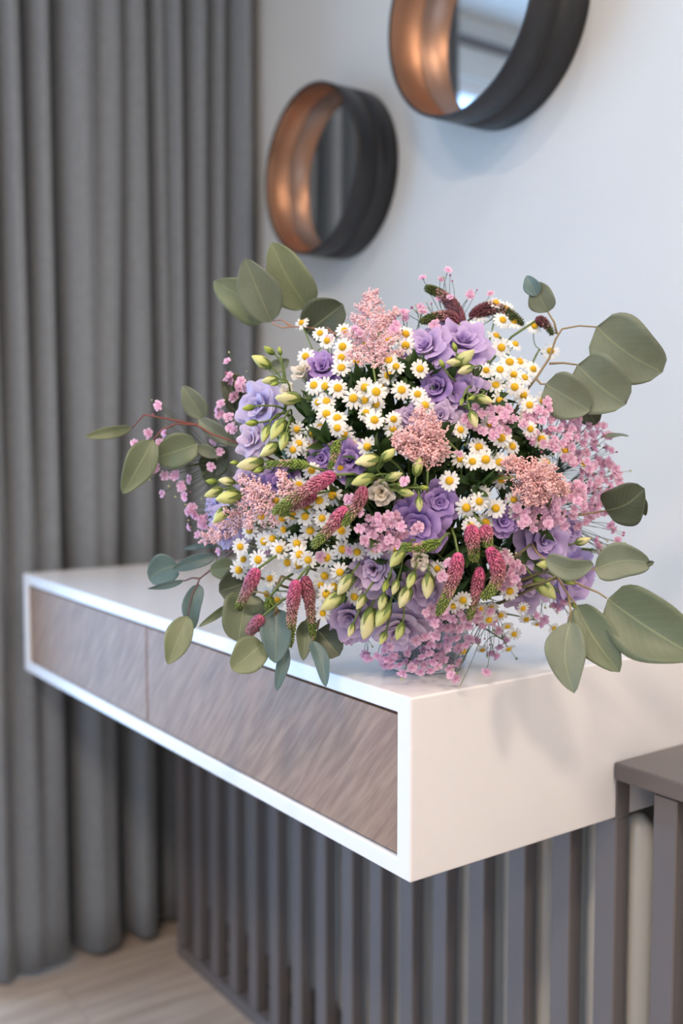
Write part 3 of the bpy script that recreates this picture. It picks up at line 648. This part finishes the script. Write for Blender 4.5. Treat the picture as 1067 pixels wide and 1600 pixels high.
for pts, rp, lab, cols, k in (
 ([(522,742),(478,766),(426,802)], 11, 'long veronica spike with magenta end lying across the left chamomile', MG, 1.17),
 ([(492,772),(466,788),(437,806)], 8, 'short dark red veronica spike just under the long magenta one', DKM, 1.08),
 ([(540,794),(518,822),(488,855)], 11, 'magenta veronica spike slanting down left toward the daisies in the middle', MG, 1.16),
 ([(568,762),(556,792),(534,822)], 10, 'dull red veronica spike with green tip left of the white opening flower', DKM, 1.18),
 ([(463,908),(457,950),(453,1010)], 10, 'veronica spike hanging straight down at the lower left, pink above green', MG, 1.14),
 ([(476,902),(484,945),(489,998)], 9, 'dark veronica spike hanging beside the straight one at the lower left', DKM, 1.08),
 ([(401,890),(387,920),(366,962)], 10, 'short thick veronica spike at the lower left edge above eucalyptus', MG, 1.16),
 ([(409,964),(392,985),(369,1016)], 9, 'lowest veronica spike pointing down left over a round eucalyptus leaf', DKM, 1.20),
 ([(420,935),(422,955),(419,973)], 8, 'small green veronica tip between the daisies and the lower left leaves', GR, 1.10),
 ([(716,866),(706,910),(684,960)], 11, 'magenta veronica spike at the lower right, leftmost of four', MG, 1.15),
 ([(736,822),(739,850),(741,878)], 12, 'short upright magenta veronica spike topped by a daisy', MG, 1.08),
 ([(757,822),(761,838),(763,856)], 10, 'short veronica stub with a daisy on it, highest of the lower right spikes', MG, 1.10),
 ([(764,858),(778,900),(752,936)], 12, 'bent magenta veronica spike curling left at its green tip', MG, 1.13),
 ([(750,888),(743,930),(732,968)], 9, 'thin veronica spike hanging behind the bent magenta one', MG, 1.07),
 ([(686,846),(655,856),(627,852)], 8, 'green veronica tip lying level above the round white bud', GR, 1.20),
 ([(480,727),(450,724),(416,725)], 6, 'green veronica tip lying level beside the dark purple bloom at the left', GR, 1.12),
 ([(526,690),(522,712),(514,734)], 6, 'green veronica tip between the two purple blooms in the centre left', GR, 1.10),
 ([(722,502),(696,466),(664,450)], 10, 'curled dark veronica spike rising above the paired lilac blooms', DT, .98),
 ([(716,503),(690,494),(658,503)], 9, 'dark veronica spike leaning left at the top of the bouquet', DT, 1.02),
 ([(736,496),(775,482),(818,508)], 10, 'dark veronica spike arching right behind the top daisies', DT, .94),
 ([(838,500),(852,506),(864,524)], 7, 'short dark green veronica tip beside the curled eucalyptus leaf', DT, .98)):
    spike(pts, rp, lab, cols, k)

# ------------------------------------------------------------------ astilbe plumes
def plume(base, tip, wpx, lab, c1, c2, k=1.10, br=22, seed=0):
    q = random.Random(seed); A, T = bulge(base[0], base[1], k), bulge(tip[0], tip[1], k * .99); ax = T - A; L = ax.length; d = ax.normalized(); W_ = px2m(wpx, A)
    foot = neck(); t = thing('astilbe_plume', lab, 'astilbe', foot, 'astilbe plumes in the bouquet'); sb = MB(); b = MB()
    vw = (CAM - A).normalized(); s1 = d.cross(vw).normalized()
    sb.tube(bez(foot, A - d * .05 + (BC - A) * .3, A, 6) , .0014, .0011, 5); sb.tube([A, A + ax * .5, T], .0010, .0004, 5)
    def fl(c):
        c = c + Vector((q.gauss(0, .0007), q.gauss(0, .0007), q.gauss(0, .0007))); m = q.random(); f = q.uniform(.8, 1.12)
        b.blob(c, q.uniform(.0008, .0013), q.uniform(.0011, .0018), (q.uniform(-1, 1), q.uniform(-1, 1), q.uniform(-.3, 1)), tuple((x + (y - x) * m) * f for x, y in zip(c1, c2)), 4)
    for i in range(br):
        h = (i + .5) / br; an = i * 2.4 + q.uniform(-.3, .3); st = A + ax * h * .93; ln = W_ * (1 - .80 * h) * q.uniform(.75, 1.15)
        o = (s1 * math.cos(an) + vw * math.sin(an) * .8); bd = (o * .9 + d * .55).normalized(); e = st + bd * ln; ctl = st + bd * ln * .5 + d * ln * .12
        pts = bez(st, ctl, e, 6); sb.tube(pts, .0005, .0003, 4)
        ns = max(3, int(ln / .0045))
        for j in range(ns):
            g = (j + 1) / ns; p = st.lerp(e, g) + d * ln * .06 * math.sin(g * PI); sl = ln * .30 * (1 - .65 * g) + .003
            for sd in (-1, 1, 0):
                so_ = (bd * .6 + (s1.cross(bd).normalized() if sd == 0 else bd.cross(vw).normalized() * sd) * .8 + Vector((q.uniform(-.3, .3), q.uniform(-.3, .3), q.uniform(-.3, .3)))).normalized(); cnt = max(3, int(sl / .0012))
                for m in range(cnt): fl(p + so_ * sl * (m + .5) / cnt)
        for j in range(int(ln / .0011)): fl(st.lerp(e, q.random()))
    for j in range(int(L / .0006)): fl(A.lerp(T, q.random()))
    o = b.build('florets', m_ast, t); o['kind'] = 'stuff'; sb.build('stem', m_stem, t)
PK = (G(252, 214, 211), G(250, 194, 194)); PS = (G(252, 218, 218), G(250, 198, 204))
plume((583,575), (577,452), 54, 'tall pink astilbe plume rising at the top left of the bouquet', *PS, k=1.07, br=30, seed=1)
plume((592,520), (622,482), 20, 'small pink astilbe side plume leaning right at the top', *PS, k=.98, br=10, seed=11)
plume((700,690), (612,690), 46, 'salmon astilbe plume in the middle pointing left', *PK, k=1.12, br=24, seed=2)
plume((668,735), (652,636), 44, 'salmon astilbe plume in the middle standing upright', *PK, k=1.08, br=22, seed=3)
plume((862,780), (790,715), 48, 'large salmon astilbe plume at the right pointing up left', *PK, k=1.10, br=26, seed=4)
plume((815,745), (888,765), 40, 'salmon astilbe plume at the right pointing to the pink florets', *PK, k=1.12, br=22, seed=5)
plume((430,775), (312,848), 42, 'pink astilbe plume at the left with a long tail over the curtain side', *PS, k=1.12, br=26, seed=6)
plume((425,795), (372,745), 26, 'short pink astilbe plume at the left pointing up', *PS, k=1.10, br=14, seed=7)
plume((455,780), (437,735), 16, 'small pink astilbe plume in front of the dark purple bloom', *PS, k=1.12, br=10, seed=8)

# ------------------------------------------------------------------ pink florets
def floret_mesh(seed):
    q = random.Random(seed); b = MB(); c1, c2 = G(244, 208, 228), G(228, 172, 205)
    for ring, (n, L, up) in enumerate(((6, 1.0, .18), (5, .72, .55), (3, .4, .85))):
        for i in range(n):
            a = 2 * PI * i / n + ring * .5 + q.uniform(-.2, .2); l_ = L * q.uniform(.85, 1.1); w_ = .36 * L; u_ = up + q.uniform(-.1, .15); vs = []; cs = []
            for v_, ww in ((0, .2), (.5, .9), (.85, 1.0), (1.0, .6)):
                for sd in (-1, 0, 1):
                    rr = l_ * v_; z = u_ * v_ ** .8 * .7 + (.06 if sd else -.02) * v_ + q.uniform(-.05, .05) * v_
                    vs.append((rr * math.cos(a) - sd * w_ * ww * math.sin(a), rr * math.sin(a) + sd * w_ * ww * math.cos(a), z)); k = v_; cs.append(tuple(c2[m] + (c1[m] - c2[m]) * k for m in range(3)))
            b.add(vs, [(r_ * 3 + k, r_ * 3 + k + 1, r_ * 3 + k + 4, r_ * 3 + k + 3) for r_ in range(3) for k in (0, 1)], cs)
    b.blob((0, 0, -.22), .26, .34, (0, 0, 1), G(150, 130, 90), 5); return b.mesh('floret', m_pink)
FM = [floret_mesh(i) for i in range(6)]
bb_ = MB(); bb_.blob((0, 0, 0), .8, 1, (0, 0, 1), G(206, 206, 150), 6); BUDL = bb_.mesh('floret_bud', m_pink)
bb_ = MB(); bb_.blob((0, 0, 0), .8, 1.1, (0, 0, 1), G(206, 120, 160), 6); BUDP = bb_.mesh('floret_bud', m_pink)
def gyp(lab, pts, node, buds=6, s=.0054, k=1.05, spread=22):
    foot = neck(); t = thing('pink_floret_sprig', lab, 'pink gypsophila', foot, 'sprigs of small pink florets'); sb = MB(); nd = bulge(node[0], node[1], .74)
    sb.tube(bez(foot, (foot + nd) / 2, nd, 6), .0010, .0008, 4)
    def branch(P, n, r_=.0004):
        via = nd.lerp(P, .6) - n * .010 + Vector((R.uniform(-.01, .01), R.uniform(-.01, .01), R.uniform(-.006, .010))); sb.tube(bez(nd, via, P, 5), r_, r_ * .8, 4)
    for (x, y) in pts:
        P = bulge(x, y, k * R.uniform(.96, 1.06)); n = (outward(P, .5) + Vector((R.uniform(-.5, .5), R.uniform(-.5, .5), R.uniform(-.4, .5)))).normalized()
        sc = s * R.uniform(.85, 1.15); put(R.choice(FM), 'floret', t, frame(P, n, R.uniform(0, 6), sc)); branch(P - n * sc * .3, n)
    for _ in range(buds):
        x, y = R.choice(pts); P = bulge(x + R.uniform(-spread, spread), y + R.uniform(-spread, spread), k); n = outward(P)
        put(BUDL if R.random() < .6 else BUDP, 'floret_bud', t, frame(P, n, 0, R.uniform(.0012, .0019))); branch(P, n, .0003)
    sb.build('stem', m_stemd, t)
def zp(L, s, ox, oy): return [(ox + x / s, oy + y / s) for x, y in L]
def scatter(cx, cy, rx, ry, n, seed, mind=8.5):
    q = random.Random(seed); out = []
    for _ in range(n * 30):
        a = q.uniform(0, 2 * PI); rr = math.sqrt(q.random()); p = (cx + rx * rr * math.cos(a), cy + ry * rr * math.sin(a))
        if all((p[0] - e[0]) ** 2 + (p[1] - e[1]) ** 2 > mind ** 2 for e in out): out.append(p)
        if len(out) >= n: break
    return out
gyp('sprig of pink florets reaching farthest left between the eucalyptus leaves', zp([(337,193),(340,203),(298,310),(302,318),(240,355),(345,350),(340,370),(332,385),(367,310),(328,450),(322,462),(365,487),(405,487),(420,483),(435,530),(440,540),(450,575),(357,563),(305,485),(597,388),(560,450),(572,343),(470,503),(495,383),(245,365)], 2.667, 120, 560), (340, 720), 16, k=1.0)
gyp('sprig of pink florets at the left edge below the big round eucalyptus leaf', zp([(475,630),(485,645),(462,640),(520,670),(530,680),(505,735),(470,705),(497,655),(530,695),(540,660),(480,620),(515,690),(592,803)], 2.667, 120, 560), (350, 800), 4, k=1.0)
gyp('upright sprig of pink florets at the upper left edge before the eucalyptus leaf', zp([(637,70),(645,90),(630,85),(675,110),(685,95),(655,165),(648,155),(585,215),(605,230),(590,240),(650,285),(655,300),(632,245),(705,125),(628,12),(665,150),(680,125),(600,190),(640,290)], 2.667, 120, 560), (390, 690), 6, k=1.0)
gyp('airy sprig of pink florets sticking up highest at the top of the bouquet', zp([(205,85),(232,52),(240,150),(250,160),(198,155),(313,138),(385,137),(135,192),(175,250),(140,80),(80,205),(130,185),(310,145)], 2.32, 600, 400), (705, 520), 14, s=.0046, k=1.0, spread=18)
gyp('small sprig of pink florets right of the tall astilbe plume', zp([(880,340),(890,365),(955,325),(960,340),(1010,395),(850,395),(840,420),(680,410),(700,430)], 2.667, 300, 360), (640, 560), 8, k=1.0)
gyp('pink florets between the lilac blooms and the right chamomile', scatter(765, 655, 42, 26, 20, 1), (760, 690), 3, k=1.0)
gyp('pink florets at the upper right below the chamomile sprig', scatter(862, 665, 44, 38, 34, 2), (850, 720), 6, k=1.02)
gyp('pink florets at the right edge beneath the big eucalyptus leaves', scatter(918, 700, 40, 44, 36, 3), (870, 740), 16, k=1.02)
gyp('pink florets at the rightmost rim of the bouquet', scatter(938, 760, 34, 44, 34, 4), (870, 780), 16, k=1.02)
gyp('pink florets right of the salmon astilbe, above the right lilac blooms', scatter(890, 790, 46, 34, 30, 5), (850, 800), 4, k=1.05)
gyp('pink florets just left of the right lilac blooms', scatter(838, 800, 38, 30, 24, 6), (820, 800), 2, k=1.05)
gyp('loose pink florets hanging out at the far right below the rim', [(953,820),(958,828),(968,853),(972,862),(930,845),(935,853),(935,785),(965,845),(963,870)], (890, 820), 8, k=1.0)
gyp('pink florets in the centre left of the purple bloom', scatter(600, 830, 34, 30, 24, 7), (610, 850), 2, k=1.05)
gyp('single pink florets in the dark middle near the crossed spikes', [(561,800),(561,826),(632,752),(655,823),(648,828),(545,780),(570,845),(717,710),(700,880),(705,900),(690,900)], (600, 820), 2, k=1.12)
gyp('pink florets in the lower right beside the veronica spikes', scatter(795, 895, 22, 32, 16, 8), (790, 880), 3, k=1.05)
gyp('pink florets below the right lilac blooms', [(866,945),(872,950),(897,958),(893,965),(850,968),(845,975),(838,962),(880,940)], (860, 920), 6, k=1.0)
gyp('dense pink florets under the mauve blooms, right of the cascade of buds', scatter(706, 958, 42, 26, 26, 9), (700, 930), 3, k=1.02)
gyp('pink florets hanging in front of the vase', scatter(690, 1000, 44, 20, 15, 10, 11), (700, 960), 4, k=1.0)
gyp('lowest pink florets resting by the foot of the vase', scatter(655, 1036, 62, 17, 20, 11, 11), (660, 990), 4, k=1.0)
gyp('pink florets hanging left of the vase foot', scatter(604, 1022, 18, 18, 8, 12), (620, 970), 4, k=1.0)
gyp('trailing pink florets right of the vase over the table edge', [(770,970),(778,985),(765,955),(780,1010),(775,1025),(768,1020),(745,1000),(755,975),(760,1050),(790,1000),(705,1055),(712,1060)], (770, 940), 14, k=.97, spread=15)
gyp('few pink florets hanging left below the lower lilac bloom', [(570,1022),(575,1028),(545,1000),(700,1030)], (570, 970), 6, k=.98, spread=12)
gyp('scattered pink florets among the left chamomile', [(520,695),(530,700),(498,745),(512,735),(545,860),(500,870),(470,850),(510,640),(505,520),(515,530),(490,690),(415,860)], (510, 760), 2, k=.98)

# ------------------------------------------------------------------ eucalyptus
GREEN, GREY, BLUE, LIGHT, DARK = G(106, 118, 90), G(118, 128, 108), G(94, 120, 120), G(122, 132, 100), G(80, 88, 68)
def euc_leaf(bpx, tpx, wpx, c, dist, tdist, parent, roll=0.0, rnd=1.0, curl=.15, bendn=0.0):
    B = guard(bpx[0], bpx[1], dist); T = guard(tpx[0], tpx[1], tdist); ax = T - B; L = ax.length; y = ax.normalized(); vw = (CAM - B).normalized()
    x = y.cross(vw).normalized(); n = x.cross(y); x, n = x * math.cos(roll) + n * math.sin(roll), n * math.cos(roll) - x * math.sin(roll)
    w_ = px2m(wpx, B) * .5; b = MB(); uv = []
    bn = R.uniform(-.5, .5); ph = R.uniform(0, 6)
    def fn(u, v):
        s = (u - .5) * 2; prof = (math.sin(PI * v ** (.82)) ** (.64 * rnd)) * (1 - .08 * v) if 0 < v < 1 else 0
        uv.append((u, v)); q = B + ax * v + x * (s * w_ * 1.06 * prof * (1 + .07 * math.sin(v * 7 + ph + s)) + bendn * L * math.sin(PI * v))
        return q + n * (abs(s) ** 1.5 * w_ * .28 * prof - curl * L * (v - .5) ** 2 + .035 * L * math.sin(v * 5 + ph) * s * prof) 
    tone = R.uniform(.9, 1.1)
    b.grid(fn, 10, 16, lambda u, v: tuple(q * tone for q in c)); me = b.mesh('leaf', m_leaf)
    ul = me.uv_layers.new(name='UVMap')
    ul.data.foreach_set('uv', [k for lp in me.loops for k in uv[lp.vertex_index]])
    # put the origin at the leaf's base
    me.transform(Matrix.Translation(-B)); o = put(me, 'leaf', parent, Matrix.Translation(B))
    so_ = o.modifiers.new('thickness', 'SOLIDIFY'); so_.thickness = .0004; so_.offset = 0
    mr = MB(); mr.tube([fn(.5, v) - B - n * .0003 for v in (.0, .2, .4, .6, .8, .95)], .0007, .0002, 5, lin((170, 164, 110)))
    put(mr.mesh('midrib', m_twig), 'midrib', o, Matrix.Translation(B)); return o
def euc(lab, leaves, twigs, col=(150, 130, 96)):
    foot = neck(); t = thing('eucalyptus_branch', lab, 'eucalyptus', foot, 'eucalyptus branches in the bouquet'); sb = MB()
    for tw in twigs:
        pts = [guard(x, y, d) for x, y, d in tw]
        sb.tube(pts, .0013, .0008, 6, lin(col))
    p0 = guard(*twigs[0][0]); sb.tube(bez(foot, (foot + p0) / 2 + Vector((0, 0, -.01)), p0, 6), .0018, .0013, 6, lin((120, 116, 80)))
    sb.build('stem', m_twig, t)
    for lf in leaves:
        a = dict(roll=0.0, rnd=1.0, curl=.15, bendn=0.0)
        if len(lf) > 6: a.update(lf[6])
        euc_leaf(lf[0], lf[1], lf[2], lf[3], lf[4], lf[5], t, **a)
euc('eucalyptus branch at the top left with three overlapping leaves near the small mirror',
 [((482,483),(424,379),68,LIGHT,1.14,1.13,dict(bendn=-.04)), ((424,504),(382,404),62,GREY,1.12,1.11), ((412,502),(332,440),56,LIGHT,1.14,1.15,dict(roll=.3,bendn=.08)), ((478,520),(536,476),66,DARK,1.13,1.12,dict(rnd=.7))],
 [[(560,540,1.10),(520,520,1.12),(484,512,1.13),(456,510,1.12),(440,512,1.12),(424,504,1.12)], [(456,510,1.12),(440,500,1.13),(412,502,1.14)], [(520,520,1.12),(500,500,1.13),(482,483,1.14)]], (170, 130, 110))
euc('eucalyptus branch at the top right with large grey green leaves over the wall',
 [((932,511),(1036,582),92,GREY,1.08,1.09,dict(rnd=.75,bendn=.05)), ((902,570),(978,632),88,GREY,1.06,1.06,dict(rnd=.75,bendn=.04)), ((852,600),(922,642),68,GREY,1.05,1.05,dict(rnd=.8)), ((905,622),(932,664),40,DARK,1.08,1.10,dict(rnd=.8)),
  ((856,488),(838,440),40,GREY,1.07,1.07,dict(bendn=-.05)), ((838,462),(822,430),24,BLUE,1.065,1.07,dict(curl=.4)), ((946,681),(983,680),13,GREY,1.12,1.14,dict(roll=1.0))],
 [[(815,620,1.06),(838,590,1.06),(858,560,1.07),(868,530,1.07),(878,514,1.07),(905,509,1.08),(932,511,1.08)], [(870,522,1.07),(866,504,1.07),(856,488,1.07)], [(858,568,1.06),(880,567,1.06),(902,570,1.06)], [(838,592,1.055),(845,600,1.05),(852,600,1.05)]])
euc('eucalyptus leaf standing out at the right edge beside the pink florets', [((945,798),(1006,764),64,DARK,1.08,1.06,dict(bendn=.10,rnd=.8)), ((1000,775),(1009,806),14,DARK,1.07,1.07,dict(curl=.5))], [[(860,810,1.05),(905,805,1.07),(945,798,1.08)]])
euc('eucalyptus leaf sticking out level at the right above the table edge', [((929,890),(1018,880),54,GREY,1.02,1.03,dict(bendn=-.1,rnd=.85)), ((1010,882),(1022,878),8,DARK,1.03,1.03)], [[(880,880,1.02),(905,882,1.02),(929,890,1.02)]])
euc('arching eucalyptus leaf lying between the two right lilac blooms', [((852,874),(928,882),36,GREY,.975,.98,dict(bendn=.16,rnd=.8))], [[(830,850,1.02),(840,865,.99),(852,874,.975)]])
euc('eucalyptus branch at the lower right with the largest leaf reaching the frame edge', [((948,935),(1088,1026),98,GREEN,1.00,.98,dict(rnd=.85,bendn=.02))], [[(880,900,1.02),(915,918,1.01),(935,926,1.0),(948,935,1.00)]])
euc('pair of eucalyptus leaves hanging at the lower right in front of the white table side', [((900,945),(968,1050),64,GREEN,1.00,.99,dict(bendn=.04)), ((891,970),(897,1083),58,GREY,.98,.97,dict(bendn=.10,rnd=1.1))], [[(870,900,1.02),(888,930,1.0),(900,945,1.0)], [(888,930,1.0),(891,950,.98),(891,970,.98)]])
euc('eucalyptus branch reaching farthest left in front of the curtain',
 [((206,669),(133,683),19,LIGHT,1.14,1.13,dict(roll=.2)), ((240,687),(192,772),46,GREEN,1.10,1.09), ((318,654),(285,603),34,GREY,1.12,1.12), ((308,694),(242,716),50,GREEN,1.10,1.11,dict(rnd=.7)), ((309,656),(371,697),26,GREY,1.11,1.10), ((307,700),(346,712),20,GREY,1.11,1.11)],
 [[(430,720,1.06),(371,692,1.08),(330,678,1.10),(307,664,1.11),(275,662,1.11),(252,672,1.10),(240,687,1.10)], [(307,664,1.11),(265,655,1.12),(225,648,1.13),(206,669,1.14)], [(307,664,1.11),(312,658,1.12),(318,654,1.12)]], (128, 70, 60))
euc('eucalyptus leaves behind the pink florets at the upper left edge', [((392,640),(350,586),52,DARK,1.13,1.13,dict(rnd=.8)), ((420,580),(452,562),22,GREY,1.13,1.13), ((318,740),(355,700),44,DARK,1.13,1.12), ((340,760),(318,720),30,GREEN,1.14,1.15)], [[(450,650,1.09),(420,640,1.11),(392,640,1.13)]])
euc('eucalyptus branch over the far table top at the left, with blue green leaves',
 [((278,884),(232,906),46,BLUE,1.14,1.15,dict(rnd=.7,bendn=.1)), ((336,868),(268,890),22,BLUE,1.12,1.13), ((287,908),(230,921),11,BLUE,1.12,1.13,dict(roll=.6)), ((310,912),(301,985),30,BLUE,1.10,1.10,dict(bendn=.08)), ((293,962),(262,1038),40,LIGHT,1.09,1.08), ((340,850),(283,858),9,BLUE,1.15,1.16)],
 [[(390,850,1.06),(362,862,1.09),(336,885,1.11),(312,904,1.10),(300,930,1.10),(293,962,1.09)], [(312,904,1.10),(300,903,1.11),(287,908,1.12)], [(362,862,1.09),(350,860,1.10),(336,868,1.12)]], (110, 84, 84))
euc('narrow eucalyptus leaf and roundish one at the left under the chamomile', [((362,944),(310,980),12,GREEN,1.07,1.07), ((367,886),(328,892),32,GREEN,1.09,1.10,dict(rnd=.7)), ((400,905),(342,925),56,DARK,1.09,1.09,dict(rnd=.7))], [[(400,900,1.04),(390,925,1.06),(362,944,1.07)]])
euc('eucalyptus branch hanging over the front edge of the table at the bottom left',
 [((385,925),(372,1003),66,GREEN,1.06,1.05,dict(rnd=.7)), ((432,950),(430,1036),46,BLUE,1.03,1.02,dict(rnd=.8)), ((412,1005),(362,1046),52,LIGHT,1.03,1.02,dict(rnd=.7)), ((448,1010),(432,1080),20,BLUE,1.03,1.03), ((408,960),(420,990),34,DARK,1.05,1.04), ((360,965),(405,950),30,DARK,1.07,1.06)],
 [[(440,900,1.03),(425,930,1.04),(432,950,1.03)], [(425,930,1.04),(405,925,1.05),(385,925,1.06)], [(432,950,1.03),(420,985,1.03),(412,1005,1.03)], [(432,950,1.03),(446,985,1.03),(448,1010,1.03)]])
euc('eucalyptus leaves below the mauve bloom, left of the vase', [((478,968),(474,1032),26,GREEN,1.04,1.03), ((496,984),(530,1024),54,DARK,1.05,1.04,dict(rnd=.75)), ((488,1000),(509,1073),24,BLUE,1.03,1.02,dict(bendn=-.06))], [[(520,930,1.04),(500,960,1.05),(488,1000,1.03)], [(500,960,1.05),(496,984,1.05)], [(500,960,1.05),(478,968,1.04)]])

# ------------------------------------------------------------------ filler greenery deep in the bouquet
FILL = [((500, 520), 'between the uppermost chamomile and the top left eucalyptus'), ((575, 545), 'behind the tall pink astilbe plume'), ((640, 510), 'between the tall astilbe and the paired top blooms'),
 ((690, 520), 'behind the paired lilac blooms at the top'), ((770, 530), 'behind the highest chamomile at the upper right'), ((430, 610), 'behind the cream buds at the upper left'),
 ((510, 620), 'behind the chamomile beside the cream buds'), ((580, 610), 'behind the dense upper middle chamomile'), ((640, 630), 'above the middle salmon astilbe'), ((740, 630), 'below the stacked lilac blooms'),
 ((820, 620), 'behind the right chamomile below the eucalyptus twig'), ((870, 690), 'behind the upper right pink florets'), ((440, 690), 'behind the hanging buds at the left'), ((520, 690), 'behind the purple pair in the centre left'),
 ((590, 720), 'around the centre green buds'), ((700, 730), 'in the dark gap right of the middle astilbe'), ((790, 750), 'behind the right salmon astilbe'), ((890, 780), 'behind the rim of pink florets at the right'),
 ((400, 790), 'behind the left astilbe plume'), ((480, 800), 'behind the long magenta veronica spike'), ((570, 800), 'in the dark gap left of the deep purple rose shaped bloom'), ((740, 830), 'around the lower right veronica spikes'),
 ((830, 860), 'behind the lilac blooms at the lower right'), ((430, 880), 'behind the densest lower left chamomile'), ((520, 880), 'behind the lower chamomile left of the bud cascade'), ((620, 880), 'behind the cascade of buds'),
 ((730, 910), 'below the lower right veronica spikes')]
for i, ((fx, fy), lab) in enumerate(FILL):
    q = random.Random(100 + i); foot = neck(); t = thing('filler_greenery', 'dark green filler leaves ' + lab, 'greenery', foot, 'filler greenery inside the bouquet')
    sb = MB()
    for sh in range(3):
        cx, cy = fx + q.uniform(-34, 34), fy + q.uniform(-32, 32); de = math.hypot((cx - 640) / 180, (cy - 765) / 160); kk = min(1, 1 / max(de, .01)); cx, cy = 640 + (cx - 640) * kk, 765 + (cy - 765) * kk; nd = bulge(cx, cy, (.60, .74, .72)[sh]); pts = bez(foot, foot.lerp(nd, .5) + Vector((0, 0, .01)), nd, 6); sb.tube(pts, .0014, .0008, 5)
        tipd = outward(nd, .2 if de < .7 else .7); nd2 = nd + tipd * .042; sb.tube([nd, nd.lerp(nd2, .5), nd2], .0008, .0005, 5)
        for j in range(18):
            h = j / 17; P = nd.lerp(nd2, h) if j > 5 else pts[3].lerp(nd, j / 6); d = (tipd * .5 + Vector((q.uniform(-1, 1), q.uniform(-1, 1), q.uniform(-1, 1)))).normalized()
            n = d.orthogonal().normalized(); x = d.cross(n); M = Matrix(((x.x, d.x, n.x), (x.y, d.y, n.y), (x.z, d.z, n.z))).to_4x4(); s = q.uniform(.022, .036)
            if (P + d * s * 1.05).z < DZ1 + .01: continue
            put(GLEAF, 'leaf', t, Matrix.Translation(P) @ M @ Matrix.Rotation(q.uniform(0, 6), 4, 'Y') @ Matrix.Diagonal((s * q.uniform(.8, 1.3), s, s, 1)))
    sb.build('stem', m_stemd, t)
